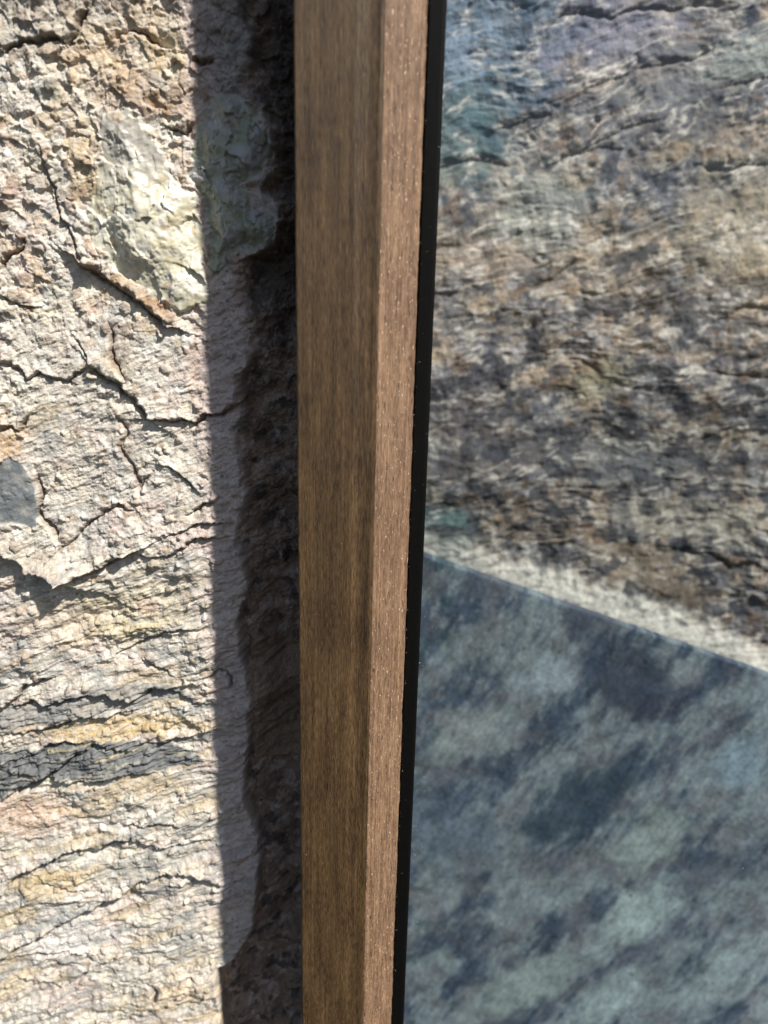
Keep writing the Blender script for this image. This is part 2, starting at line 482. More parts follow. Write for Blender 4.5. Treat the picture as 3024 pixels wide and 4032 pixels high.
# traced cracks and ledges: (region, points, width mm, depth mm, step mm, reach mm); step lifts the side above
cr = [
    (1, [(230, 860), (250, 960), (300, 1040), (330, 1180), (400, 1300), (460, 1440)], 1.2, 2.2, 1.5, 9),
    (1, [(460, 1440), (560, 1520), (680, 1600), (780, 1660), (840, 1720), (920, 1760)], 2.6, 4.5, 4.0, 14),
    (1, [(0, 1450), (50, 1390), (130, 1370), (140, 1300)], 1.3, 3, 1.5, 8),
    (1, [(0, 1610), (60, 1640), (130, 1670), (200, 1660)], 1.0, 2.5, 1.0, 6),
    (1, [(0, 285), (60, 262), (110, 232), (240, 200), (350, 215)], 1.5, 3, 2.0, 12),
    (1, [(350, 230), (400, 170), (450, 90), (480, 0)], 2.0, 3, 2.0, 12),
    (1, [(600, 210), (690, 150), (800, 200), (880, 250)], 1.5, 2.6, -1.5, 9),
    (1, [(1060, 310), (1100, 345), (1150, 330)], 1.6, 4, 1.5, 6),
    (1, [(540, 740), (600, 780), (660, 760)], 1.0, 2.0, 1.5, 6),
    (1, [(930, 700), (1000, 740), (1040, 690)], 1.4, 3.0, 1.5, 6),
    (2, [(600, 0), (610, 100), (640, 160), (690, 280)], 1.7, 2.4, -1.6, 9),
    (2, [(0, 180), (60, 190), (110, 220), (150, 265), (220, 240), (300, 260), (370, 285), (430, 240), (500, 190)], 1.0, 2.2, 1.2, 8),
    (2, [(510, 190), (540, 220), (600, 280), (660, 310), (720, 360), (760, 420), (830, 480)], 2.3, 4.5, 2.6, 12),
    (2, [(830, 480), (900, 478), (980, 475), (1060, 512), (1120, 472), (1200, 460), (1290, 410)], 1.3, 3.2, 2.4, 12),
    (2, [(420, 50), (450, 100), (490, 160)], .8, 1.8, .5, 5),
    (2, [(-250, 1190), (0, 1215), (60, 1232), (120, 1272), (140, 1315), (250, 1335), (340, 1372)], 1.8, 3.4, 6.5, 26),
    (2, [(340, 1372), (430, 1335), (520, 1305), (600, 1270), (680, 1232)], 1.8, 3.0, 5.0, 20),
    (2, [(680, 1232), (800, 1242), (900, 1230), (1000, 1180), (1080, 1150), (1240, 1130)], 1.0, 1.6, 1.6, 10),
    (2, [(340, 1180), (400, 1130), (470, 1060), (560, 1000), (640, 950), (700, 975)], 1.2, 2.2, 1.4, 9),
    (2, [(640, 480), (690, 570), (660, 640), (700, 740), (760, 860), (830, 790)], 1.6, 1.8, -.6, 7),
    (2, [(900, 740), (1010, 820), (1060, 865)], 1.1, 2.6, 1.2, 7),
    (2, [(900, 1120), (1000, 1100), (1080, 1055), (1240, 1050)], 1.0, 2.3, 1.4, 8),
    (2, [(1040, 990), (1100, 960), (1160, 930)], 1.3, 3, 1.0, 6),
    (2, [(770, 1820), (830, 1860), (900, 1900)], 1.0, 2.2, 1.0, 6),
    (2, [(620, 1790), (760, 1720), (900, 1660), (1060, 1640)], .9, 1.6, 1.2, 9),
    (2, [(0, 560), (60, 520), (110, 540), (150, 480)], 1.3, 2.2, 1.5, 8),
    (2, [(200, 800), (215, 900), (205, 1000), (260, 1080), (300, 1160)], 1.5, 3.0, -2.0, 9),
    (3, [(0, 240), (60, 200), (100, 130), (180, 110), (240, 90)], 1.2, 2.6, 1.3, 8),
    (3, [(0, 240), (80, 232), (150, 218), (210, 240), (260, 210), (360, 190), (480, 170), (620, 180), (700, 210), (800, 150), (920, 160), (1060, 205)], 1.1, 2.2, 1.8, 9),
    (3, [(0, 400), (120, 385), (300, 352), (430, 290), (560, 300), (700, 272)], 1.0, 1.8, 1.2, 8),
    (3, [(0, 752), (120, 682), (240, 625), (320, 562), (400, 492), (480, 450), (600, 470)], 1.6, 2.8, 2.4, 12),
    (3, [(240, 640), (360, 664), (480, 660), (640, 615), (800, 600)], .9, 1.6, 1.4, 9),
    (3, [(0, 560), (130, 520), (260, 450), (400, 425)], .9, 1.6, 1.0, 8),
    (3, [(850, 460), (920, 420), (1000, 400)], .9, 1.6, 1.0, 6),
    (3, [(0, 1242), (60, 1182), (150, 1122), (230, 1100), (330, 1042), (420, 1012), (500, 1032), (620, 982), (700, 967), (780, 1000), (850, 1002)], 1.2, 2.8, 2.4, 12),
    (3, [(850, 1002), (940, 1010), (1020, 1000), (1100, 970)], .9, 1.5, 1.0, 8),
    (3, [(0, 1592), (120, 1542), (240, 1472), (330, 1422), (450, 1382), (560, 1322), (640, 1282)], 1.5, 2.6, 3.0, 15),
    (3, [(600, 1285), (650, 1276), (740, 1212), (860, 1172), (980, 1148), (1100, 1178), (1170, 1192)], 1.3, 3.0, 2.6, 12),
    (3, [(160, 1160), (250, 1212), (360, 1242), (450, 1247)], .8, 1.6, .8, 6),
    (3, [(780, 1760), (830, 1800), (820, 1872)], 1.6, 3, 1, 7),
    (3, [(680, 890), (760, 902), (860, 870), (960, 880)], .9, 1.8, 1.0, 7),
    (3, [(1060, 102), (1130, 82), (1180, 36), (1230, 50), (1252, 92), (1230, 140)], .9, 2.0, -.8, 5),
    (3, [(0, 1640), (120, 1610), (300, 1590), (480, 1600)], .9, 1.6, 1.2, 8),
    (3, [(120, 1740), (330, 1790), (460, 1700), (620, 1620)], .9, 1.6, 1.2, 8),
    (3, [(940, 1770), (1000, 1730), (1030, 1735)], 1.2, 2.6, 1, 5),
]
for i, (rg, pts, wd, dp, stp, rc) in enumerate(cr):
    pl = P(rg, pts, YW)
    kk = {1: 1.0, 2: 1.15, 3: 1.55}[rg]; wd *= kk; dp *= kk; stp *= kk
    d, s, tt = polyline(wx, wz, pl, rc * 1.6 + 6)
    endf = sst(0, .12, tt) * sst(1, .88, tt) * .7 + .3
    wv = 1.1 * wd * (.45 + .35 * np.clip(fbm(x, z, 6, 3, 300 + i) + .5, 0, 1.2))
    H -= 1.25 * dp * endf * np.exp(-(d / wv) ** 2)
    H += 1.35 * stp * np.where(s > 0, 1.0, -.25) * np.exp(-d / (rc * .55)) * (d < 500)
    col = mix(col, (.20, .14, .11), .65 * endf * np.exp(-(d / (wv * .9)) ** 2))

# quartz lump: broken facets
q1 = P(1, [(560, 900), (530, 640), (700, 580), (850, 760), (960, 950), (1070, 1060), (1100, 1250), (1120, 1450), (1145, 1640), (1060, 1690), (930, 1680), (800, 1580), (640, 1480), (520, 1340), (470, 1200), (510, 1020)], YW)
qd1 = in_poly(wx, wz, q1) + 1.5 * fbm(x, z, 5, 3, 80)
q2 = P(1, [(1030, 940), (1060, 700), (1180, 500), (1330, 500), (1430, 680), (1495, 850), (1430, 960), (1330, 1010), (1380, 1130), (1500, 1180), (1480, 1360), (1250, 1380), (1260, 1450), (1160, 1520), (1130, 1250), (1080, 1050)], YW)
qd2 = in_poly(wx, wz, q2) + 1.5 * fbm(x, z, 5, 3, 83)


def facets(sd, base, sharp=1.0):
    a1, a2, av, ax, ay = worley(wx + 1.5 * fbm(x, z, 9, 2, sd + 3), wz * .8 + .3 * wx, base, sd)
    b1, b2, bv, bx, by = worley(wx, wz * .75 - .4 * wx, base * .42, sd + 1)
    return sharp * (2.6 * (av - .5) + 2.0 * base / 9 * (ax * np.cos(av * 60) + ay * np.sin(av * 60)) * 1.6
                    + .7 * (bv - .5) + 1.1 * (bx * np.cos(bv * 60) + by * np.sin(bv * 60)))


m1 = sst(-.6, 1.6, qd1); m2 = sst(-.6, 1.6, qd2)
soft = 2.2 * fbm(x, z, 22, 3, 88)
H = H * (1 - m1 * .9) + m1 * (1.6 + 8.0 * sst(0, 26, qd1) + .42 * facets(81, 15) + soft + .12 * ridged(wx + wz * .5, wz, 5, 3, 89))
H = H * (1 - m2 * .88) + m2 * (-1.0 + 6.5 * sst(0, 12, qd2) + .5 * facets(85, 12) + soft)
qc = mix(np.broadcast_to(np.array([.70, .665, .53]), x.shape + (3,)).copy(), (.55, .50, .35), sst(.0, .5, fbm(x, z, 12, 4, 90)))
qc = mix(qc, (.80, .77, .69), .8 * sst(.05, .5, fbm(x, z, 11, 4, 91)))
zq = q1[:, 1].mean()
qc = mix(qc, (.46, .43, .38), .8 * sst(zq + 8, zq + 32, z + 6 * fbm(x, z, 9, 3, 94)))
qc = mix(qc, (.50, .36, .22), .6 * sst(.3, .6, fbm(x, z, 7, 4, 92)))
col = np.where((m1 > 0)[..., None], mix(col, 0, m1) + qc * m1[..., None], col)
qc2 = mix(np.broadcast_to(np.array([.36, .37, .27]), x.shape + (3,)).copy(), (.45, .44, .42), sst(-.3, .4, fbm(x, z, 11, 4, 93)))  # darker than the sunlit quartz: shade put into the colour
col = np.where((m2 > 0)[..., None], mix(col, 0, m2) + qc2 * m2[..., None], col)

# slate chip on the left
s1 = P(2, [(-80, 760), (60, 690), (130, 720), (185, 810), (208, 950), (200, 1075), (70, 1045), (-80, 1060)], YW)
sd1 = in_poly(wx * .5 + x * .5, wz * .5 + z * .5, s1)
ms1 = sst(-.4, .9, sd1)
H = H * (1 - ms1 * .7) + ms1 * (1.2 + 1.0 * fbm(x, z, 25, 3, 95) + .04 * (x - s1[:, 0].mean()))
sc_ = mix(np.broadcast_to(np.array([.20, .215, .225]), x.shape + (3,)).copy(), (.33, .33, .31), sst(-.1, .5, fbm(x, z, 9, 4, 96)))
col = mix(col, 0, ms1) + sc_ * ms1[..., None]

# grey schist bands, low on the wall
b1 = P(3, [(-90, 520), (150, 480), (280, 440), (420, 418), (560, 425), (700, 440), (900, 450), (1050, 490), (1100, 540), (1000, 580), (800, 592), (640, 620), (500, 662), (350, 640), (240, 630), (120, 680), (-90, 790)], YW)
b2 = P(3, [(-90, 250), (150, 228), (320, 150), (600, 105), (900, 110), (1060, 175), (1060, 225), (850, 212), (700, 262), (430, 292), (200, 335), (-90, 420)], YW)
bd1 = in_poly(wx, wz, b1) + 1.6 * fbm(u / 3, v, 5, 3, 97); bd2 = in_poly(wx, wz, b2) + 1.6 * fbm(u / 3, v, 5, 3, 98)
mb1 = sst(-.8, 1.2, bd1); mb2 = .8 * sst(-.8, 1.6, bd2)
# fibrous splintered streaks
ub = x * math.cos(.30) + z * math.sin(.30); vb = -x * math.sin(.30) + z * math.cos(.30) + 2.2 * fbm(x, z, 22, 3, 99)
fib = ridged(ub / 7, vb, 4.2, 4, 100)
H += (mb1 * 2.6 + mb2 * 2.0) * (fib - .3) - 1.2 * mb1
bc = mix(np.broadcast_to(np.array([.17, .175, .175]), x.shape + (3,)).copy(), (.38, .37, .31), sst(.1, .7, fbm(ub / 6, vb, 4, 4, 101)))
bc = mix(bc, (.50, .42, .25), .7 * sst(.25, .6, fbm(ub / 6, vb, 7, 4, 102)))
col = mix(col, 0, mb1) + bc * mb1[..., None]
col = mix(col, (.24, .24, .23), mb2 * .8 * (.6 + .5 * sst(-.3, .3, fib)))

# the face breaks back into a recess beside the frame
ed = np.concatenate([P(1, [(1330, -1000), (1300, -200), (1340, 200), (1330, 450), (1470, 800), (1430, 950), (1380, 1020), (1490, 1200), (1440, 1350), (1290, 1420), (1300, 1700), (1340, 1850)], YW),
                     P(2, [(1330, 100), (1290, 250), (1290, 440), (1275, 560), (1290, 700), (1300, 900), (1285, 1050), (1300, 1200), (1345, 1400), (1300, 1540), (1285, 1600), (1300, 1800)], YW),
                     P(3, [(1320, 0), (1345, 200), (1330, 500), (1312, 600), (1335, 800), (1380, 950), (1400, 1100), (1360, 1500), (1250, 1650), (1150, 1700), (1190, 1936), (1250, 2600)], YW)])
zmid = float(unproj(200, 420, YW)[1]) * 1000
H -= 9 * sst(zmid, zmid - 190, z)
o_ = np.argsort(ed[:, 1])
xe = np.interp(zs * 1000, ed[o_, 1], ed[o_, 0])[:, None]
e = x - xe + 2.0 * fbm(x, z, 16, 5, 110, .65) + 7 * fbm(x, z, 26, 4, 115) * (1 - sst(z_led + 5, z_led - 10, z))
hard = .5 + .5 * sst(z_led + 5, z_led - 10, z)              # crisp arris lower down, ragged above
drop = sst(-1.5, 3.5 + 7 * (1 - hard), e)
H -= drop * (9 + 5 * fbm(x, z, 30, 3, 111)) + 11 * sst(2, 26, e)
H -= 2.2 * np.exp(-((e - 2.6) / 1.6) ** 2) * hard * sst(z_led + 5, z_led - 10, z)
rc_ = mix(np.broadcast_to(np.array([.28, .18, .12]), x.shape + (3,)).copy(), (.55, .46, .40), .8 * sst(-.1, .45, fbm(x, z, 9, 6, 112, .7)))  # brown recess rock, darkened to carry part of its shade
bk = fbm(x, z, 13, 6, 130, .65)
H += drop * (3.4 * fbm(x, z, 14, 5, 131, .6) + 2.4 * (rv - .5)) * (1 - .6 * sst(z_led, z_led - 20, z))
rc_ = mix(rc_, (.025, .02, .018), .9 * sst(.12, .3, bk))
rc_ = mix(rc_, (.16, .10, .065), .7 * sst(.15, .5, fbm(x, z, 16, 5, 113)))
rc_ = mix(rc_, (.055, .05, .045), .8 * top * sst(2, 14, e))  # near-black shade beside the frame, painted into the upper recess
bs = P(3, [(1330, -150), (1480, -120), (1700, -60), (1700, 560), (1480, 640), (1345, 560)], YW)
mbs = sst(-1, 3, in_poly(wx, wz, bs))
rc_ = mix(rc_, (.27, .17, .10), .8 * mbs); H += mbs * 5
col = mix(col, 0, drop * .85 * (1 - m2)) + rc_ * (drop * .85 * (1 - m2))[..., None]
col = np.clip(col * (1 + .16 * fbm(x, z, 3.2, 3, 120)[..., None]), .01, .85)

Y = YW - H / 1000
fc = lambda m: (m[:-1, :-1] + m[1:, 1:]) * .5
k_q1 = fc(qd1) > 0; k_q2 = (fc(qd2) > 0) & ~k_q1
k_s = (fc(sd1) > 0); k_b1 = (fc(bd1) > 0) & (fc(e) < 0); k_b2 = (fc(bd2) > .2) & ~k_b1
lab = np.zeros(k_q1.shape, int)
for i, k in enumerate((k_q1, k_q2, k_s, k_b1, k_b2)): lab[k & (lab == 0)] = i + 1
wall = empty('stone_wall', (0, 0, 0), 'pale rough stone wall in full sun, cracked and layered, left of the brown wooden frame', 'stone wall')
parts = heightfield(GX, GZ, Y, col, .14,
            [('rock_face', M_rock, lab == 0), ('quartz_lump', M_quartz, lab == 1), ('quartz_seam', M_quartz, lab == 2),
             ('slate_chip', M_slate, lab == 3), ('schist_band', M_slate, lab == 4), ('schist_band', M_slate, lab == 5)], wall)
for o, l in zip(parts[1:], ['milky greenish white quartz lump in the sun', 'green quartz beside the frame, its colour dulled to carry the shade',
                            'smooth dark blue-grey slate chip', 'dark grey splintered band', 'lighter grey splintered band']):
    o['label'] = l

# ------------------------------------------------------------------ right, behind the glass: rock wall
YR = 0.34
_, zt = unproj(600, -180, YR); _, zb = unproj(600, 900, YR)
xr1, _ = unproj(860, 512, YR)
st = 0.001
xs = np.arange(-0.20, float(xr1) + .14, st); zs = np.arange(float(zb), float(zt) + .05, st)
GX, GZ = np.meshgrid(xs, zs); x = GX * 1000; z = GZ * 1000
wx = x + 4 * fbm(x, z, 26, 4, 403); wz = z + 4 * fbm(x, z, 26, 4, 409)
up_r = sst(float(unproj(600, 330, YR)[1]) * 1000 - 30, float(unproj(600, 150, YR)[1]) * 1000 + 30, z)
a = np.radians(7.0)
u = x * np.cos(a) + z * np.sin(a); v = -x * np.sin(a) + z * np.cos(a) + 12 * fbm(x, z, 110, 2, 405) - .14 * x * up_r
H = 8 * fbm(x, z, 110, 3, 410) + 3 * fbm(wx, wz, 34, 4, 411)
H += .7 * ridged(u / 3.0, v, 17, 4, 412) + 1.5 * fbm(u / 2.2, v, 13, 4, 440, .6)
sv = v / 15 + 1.3 * fbm(u / 3, v, 26, 4, 413); saw = sv - np.floor(sv)
H += 1.7 * saw * (1 - sst(.84, 1, saw)) * sst(-.2, .4, fbm(u / 3, v, 50, 3, 414))
sv = v / 6 + 1.3 * fbm(u / 3, v, 12, 4, 415); saw = sv - np.floor(sv)
H += .8 * saw * (1 - sst(.8, 1, saw)) * sst(-.3, .4, fbm(u / 3, v, 30, 3, 416))
H += .8 * fbm(x, z, 8, 3, 417, .5)
p1, p2, pv, _, _ = worley(x, z, 14, 418)
H -= 1.5 * (pv > .97) * sst(.3, .1, p1 + .14 * fbm(x, z, 6, 2, 419))
col = np.broadcast_to(np.array([.37, .31, .26]), x.shape + (3,)).copy()
col = mix(col, (.47, .37, .27), .8 * sst(-.1, .5, fbm(x, z, 60, 4, 420)))
col = mix(col, (.30, .31, .34), .8 * sst(.0, .4, fbm(u / 1.5, v, 30, 5, 421, .6)))
col = mix(col, (.17, .18, .21), .8 * sst(.0, .3, fbm(x, z, 55, 5, 432, .55)))
col = mix(col, (.075, .08, .10), .9 * sst(.10, .28, fbm(u / 1.3, v, 21, 4, 422, .5)))
col = mix(col, (.60, .56, .50), .7 * sst(.1, .5, fbm(u / 2, v, 14, 4, 423)))
col = mix(col, (.20, .13, .08), .7 * sst(.15, .4, fbm(u / 1.6, v, 15, 5, 424, .6)))
col *= (1 + .45 * fbm(x, z, 6, 4, 425, .65))[..., None]


def blob2(reg, cx, cy, rx, ry, rot, c, k=.8, soft=.45, sd=0):
    global col
    pc = P(reg, [(cx, cy), (cx + 10, cy)], YR); mm = np.hypot(*(pc[1] - pc[0])) / 10
    a = math.radians(rot)
    dx = wx - pc[0, 0]; dz = wz - pc[0, 1]
    e = np.hypot((dx * math.cos(a) + dz * math.sin(a)) / (rx * mm * 1.15), (-dx * math.sin(a) + dz * math.cos(a)) / (ry * mm * 1.15))
    e = e + .6 * fbm(u / 1.5, v, 18, 5, 500 + sd, .62)
    m = k * sst(1 + soft, 1 - soft, e); col = mix(col, c, m); return m


blob2(6, 380, 80, 330, 380, 0, (.15, .23, .31), .75, sd=1)
blob2(6, 200, 620, 220, 200, 20, (.09, .18, .20), .75, sd=2)
blob2(6, 240, 250, 200, 90, 30, (.28, .36, .46), .7, sd=3)
blob2(6, 900, 180, 300, 140, 10, (.30, .30, .40), .6, sd=4)
blob2(6, 1200, 330, 280, 120, 10, (.20, .20, .21), .65, sd=5)
blob2(6, 1560, 280, 180, 90, 10, (.36, .40, .38), .75, sd=6)
blob2(6, 1320, 560, 220, 90, 25, (.15, .15, .16), .75, sd=7)
blob2(6, 1280, 870, 170, 90, 5, (.11, .12, .16), .85, sd=8)
blob2(6, 600, 980, 170, 150, 20, (.46, .48, .44), .75, sd=9)
blob2(6, 1230, 720, 90, 40, 0, (.36, .26, .14), .65, sd=10)
blob2(6, 780, 835, 60, 40, 10, (.40, .31, .18), .6, sd=11)
blob2(6, 300, 1180, 260, 70, 0, (.52, .42, .34), .6, sd=12)
blob2(6, 1340, 1500, 90, 120, 0, (.14, .15, .17), .7, sd=13)
blob2(6, 1500, 1000, 200, 250, 0, (.46, .39, .28), .6, sd=14)
blob2(7, 340, 140, 60, 90, 0, (.09, .10, .13), .9, sd=15)
blob2(7, 400, 580, 320, 120, 5, (.12, .12, .14), .75, sd=16)
blob2(7, 250, 350, 200, 120, 5, (.13, .13, .17), .65, sd=41)
blob2(7, 1100, 600, 420, 120, -5, (.15, .15, .16), .65, sd=42)
blob2(7, 900, 220, 120, 80, 20, (.40, .38, .25), .6, sd=17)
blob2(7, 1350, 380, 100, 50, 0, (.14, .10, .07), .75, sd=18)
blob2(7, 960, 620, 150, 130, 0, (.21, .22, .23), .75, sd=19)
blob2(7, 990, 490, 70, 40, 0, (.06, .06, .07), .9, .25, sd=20)
blob2(7, 1240, 505, 55, 20, 0, (.06, .06, .07), .9, .25, sd=21)
blob2(7, 400, 800, 130, 50, -10, (.20, .15, .11), .75, sd=22)
blob2(7, 130, 800, 120, 60, -40, (.15, .15, .13), .85, sd=23)
blob2(7, 160, 930, 140, 90, -20, (.14, .24, .25), .85, sd=24)
blob2(7, 690, 850, 70, 110, -40, (.17, .15, .15), .7, sd=25)
blob2(7, 845, 950, 65, 35, -20, (.25, .13, .08), .7, .25, sd=26)
blob2(7, 935, 985, 22, 18, 0, (.05, .05, .06), .9, .25, sd=27)
blob2(7, 1350, 880, 320, 80, 0, (.50, .46, .38), .7, sd=28)
blob2(7, 1290, 1250, 110, 50, 0, (.14, .10, .07), .8, sd=29)
blob2(7, 1600, 1400, 50, 90, 0, (.10, .07, .06), .85, sd=30)
blob2(7, 1100, 1100, 260, 90, -18, (.30, .24, .18), .7, sd=31)
blob2(7, 200, 1060, 140, 40, -20, (.35, .42, .44), .7, sd=32)
# sunlit rim just above the slab, painted pale into the rock colour
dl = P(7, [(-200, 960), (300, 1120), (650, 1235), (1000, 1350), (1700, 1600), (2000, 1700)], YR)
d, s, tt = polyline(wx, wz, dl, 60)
mrim = (d < 900) * sst(36, 8, d + 14 * fbm(x, z, 16, 4, 430)) * (.25 + .75 * sst(dl[0, 0] + 20, dl[0, 0] + 200, x))
col = mix(col, (.74, .69, .60), .75 * mrim * (.8 + .4 * fbm(x, z, 10, 3, 431)))
H = H * (1 - .6 * mrim) + 3 * mrim
rk = [(6, [(620, 150), (700, 60), (900, 70), (1100, 40), (1400, 20)]), (6, [(840, 400), (950, 370), (1100, 300), (1300, 280), (1400, 230)]),
      (6, [(140, 770), (250, 745), (420, 760)]), (6, [(420, 600), (520, 560), (640, 530)]),
      (6, [(1430, 410), (1550, 385), (1659, 365)]), (6, [(860, 660), (980, 600), (1100, 570)]),
      (6, [(1380, 770), (1500, 780), (1659, 765)]), (6, [(560, 1330), (650, 1310), (740, 1240)]),
      (7, [(1200, 1030), (1380, 1040), (1500, 1110), (1600, 1080)]), (7, [(1400, 190), (1520, 210), (1650, 220)]),
      (6, [(1430, 1480), (1550, 1440), (1659, 1450)]), (6, [(700, 740), (850, 690), (960, 680)])]
for i, (rg, pts) in enumerate(rk):
    d, s, tt = polyline(wx, wz, P(rg, pts, YR), 30)
    H -= 2.5 * np.exp(-(d / 3.5) ** 2); H += 2.2 * (s > 0) * np.exp(-d / 7)
    col = mix(col, (.15, .12, .09), .6 * np.exp(-(d / 2.6) ** 2))
pale = ridged(u / 3, v + 3 * fbm(x, z, 20, 3, 451), 9, 3, 450)
dk = fbm(x / 1.2, z, 20, 4, 470, .5)
col = mix(col * .84, (.66, .61, .55), .72 * sst(.42, .85, pale) * sst(-.2, .3, fbm(x, z, 30, 3, 452)))
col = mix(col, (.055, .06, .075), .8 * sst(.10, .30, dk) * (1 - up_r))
col = np.where(mrim[..., None] > .01, mix(col, (.86, .82, .74), np.clip(.85 * mrim * (1 + 1.2 * fbm(x, z, 9, 4, 460, .65)), 0, 1)), col)  # sunlit rim whitened again in the colour
col = np.clip(col, .015, .85)
allf = np.ones((len(zs) - 1, len(xs) - 1), bool)
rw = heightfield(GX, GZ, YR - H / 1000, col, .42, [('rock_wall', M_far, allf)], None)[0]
rw['label'] = 'beige and grey ridged rock with teal stains, seen through the upper part of the glass'
rw['category'] = 'rock wall'

# ------------------------------------------------------------------ right, low: smooth slab with a slanting top, shade put into its blue-grey colour
YS = 0.29
_, zb = unproj(600, 1130, YS)
xs = np.arange(-0.17, float(unproj(860, 512, YS)[0]) + .13, st)
tl = P(7, [(50, 1060), (300, 1125), (650, 1258), (1000, 1372), (1659, 1610)], YS)
k = np.polyfit(tl[:, 0], tl[:, 1], 1)
ztop = (np.polyval(k, xs * 1000) + 1.0 * fbm(xs * 1000, xs * 0 + 3.3, 18, 3, 600)) / 1000
nr = 520
tt = np.linspace(0, 1, nr)[:, None]
GX = np.broadcast_to(xs, (nr, len(xs))).copy(); GZ = float(zb) + tt * (ztop[None, :] - float(zb))
x = GX * 1000; z = GZ * 1000
ub = x * math.cos(1.08) + z * math.sin(1.08); vb = -x * math.sin(1.08) + z * math.cos(1.08)
H = 3 * fbm(x, z, 80, 3, 601) + .7 * fbm(ub / 2, vb, 14, 4, 602) + .35 * fbm(x, z, 4, 3, 603)
H -= 1.2 * sst(.996, 1.0, np.broadcast_to(tt, x.shape)) ** 2
col = np.broadcast_to(np.array([.085, .115, .155]), x.shape + (3,)).copy()
gx1 = float(unproj(640, 700, YS)[0]) * 1000
right = sst(20, 190, x - .25 * z - 60)
big = fbm(ub / 2.2, vb, 46, 4, 610)
n2 = fbm(ub / 2.6, vb, 13, 5, 611, .65)
col = mix(col, (.195, .24, .26), np.clip(sst(-.05, .35, big + .40 * right - .12 + .25 * n2) * (.75 + .5 * n2), 0, 1))
col = mix(col, (.22, .25, .27), .55 * sst(0, .45, fbm(ub / 2.6, vb, 8, 5, 614, .65)))
col = mix(col, (.05, .07, .105), .75 * sst(.1, .5, -n2 * .7 - .5 * big))
col = mix(col, (.14, .145, .165), .55 * sst(.0, .4, fbm(x, z, 40, 4, 612)))
col = mix(col, (.05, .10, .105), .7 * sst(.2, .5, fbm(x, z, 24, 4, 613)) * sst(110, 20, x))


def blob3(cx, cy, rx, ry, rot, c, k=.8, soft=.5, sd=0):
    global col
    pc = P(8, [(cx, cy), (cx + 10, cy)], YS); mm = np.hypot(*(pc[1] - pc[0])) / 10
    a = math.radians(rot); wx_ = x + 4 * fbm(x, z, 30, 4, 620); wz_ = z + 4 * fbm(x, z, 30, 4, 621)
    dx = wx_ - pc[0, 0]; dz = wz_ - pc[0, 1]
    e = np.hypot((dx * math.cos(a) + dz * math.sin(a)) / (rx * mm), (-dx * math.sin(a) + dz * math.cos(a)) / (ry * mm))
    e = e + .75 * fbm(ub / 2.5, vb, 16, 5, 630 + sd, .65)
    m = k * sst(1 + soft, 1 - soft, e); col = mix(col, c, m)


blob3(1080, 80, 160, 220, 70, (.05, .065, .095), .85, sd=1)
blob3(880, -250, 120, 120, 40, (.06, .075, .11), .75, sd=11)
blob3(820, 600, 300, 130, 45, (.045, .07, .10), .85, sd=2)
blob3(700, 50, 130, 90, 40, (.24, .30, .34), .8, sd=3)
blob3(330, 270, 160, 110, 40, (.22, .25, .26), .7, sd=4)
blob3(1130, 1060, 190, 110, 50, (.28, .36, .37), .85, sd=5)
blob3(1150, 740, 110, 170, -30, (.25, .31, .30), .75, sd=6)
blob3(1540, 420, 110, 130, 0, (.20, .29, .36), .8, sd=7)
blob3(600, 1380, 250, 100, 40, (.24, .30, .29), .7, sd=8)
blob3(1450, 1350, 220, 130, 50, (.26, .33, .35), .8, sd=9)
blob3(1100, 1250, 260, 70, 50, (.12, .14, .19), .7, sd=10)
blob3(250, 700, 200, 240, 60, (.10, .14, .20), .6, sd=12)
blob3(1400, 900, 200, 70, 40, (.12, .14, .18), .6, sd=13)
blob3(950, 1450, 200, 100, 50, (.27, .35, .36), .75, sd=14)
lum = col.mean(-1, keepdims=True); sm = np.clip((lum - .17) * .38, -.02, .05)
col = np.clip((col + sm * np.array([.9, 1.0, 1.0])) * 1.08 * (1 + .45 * fbm(ub / 2.3, vb, 5, 4, 640, .65)[..., None]) + .006, .01, .8)
sb = heightfield(GX, GZ, YS - H / 1000, col, YS + .009, [('shade_toned_slab', M_slab, np.ones((nr - 1, len(xs) - 1), bool))], None)[0]
sb['label'] = 'smooth mottled slab with a slanting top edge, shade put into its blue-grey colour, behind the lower part of the glass'
sb['category'] = 'stone slab'

# ------------------------------------------------------------------ the framed glass
win = empty('framed_glass', (0, 0, 0), 'tinted glass pane in a narrow brown wooden frame with a black seal', 'window')
ZT = .42; ZB = -.62


def px_x(a, b, yp):
    """x of a vertical edge that runs through px a (top row) and b (bottom row), 1659-wide pixels"""
    s = 768 / 1659
    x1, _ = unproj(a * s, 0, yp); x2, _ = unproj(b * s, 1024, yp)
    return float(x1 + x2) / 2


xl = px_x(632, 652, 0.0); xc = px_x(828, 785, 0.0)
xw = px_x(925, 845, 0.013); xg = px_x(967, 871, 0.0165)
print('EDGES', xl, xc, xw, xg)


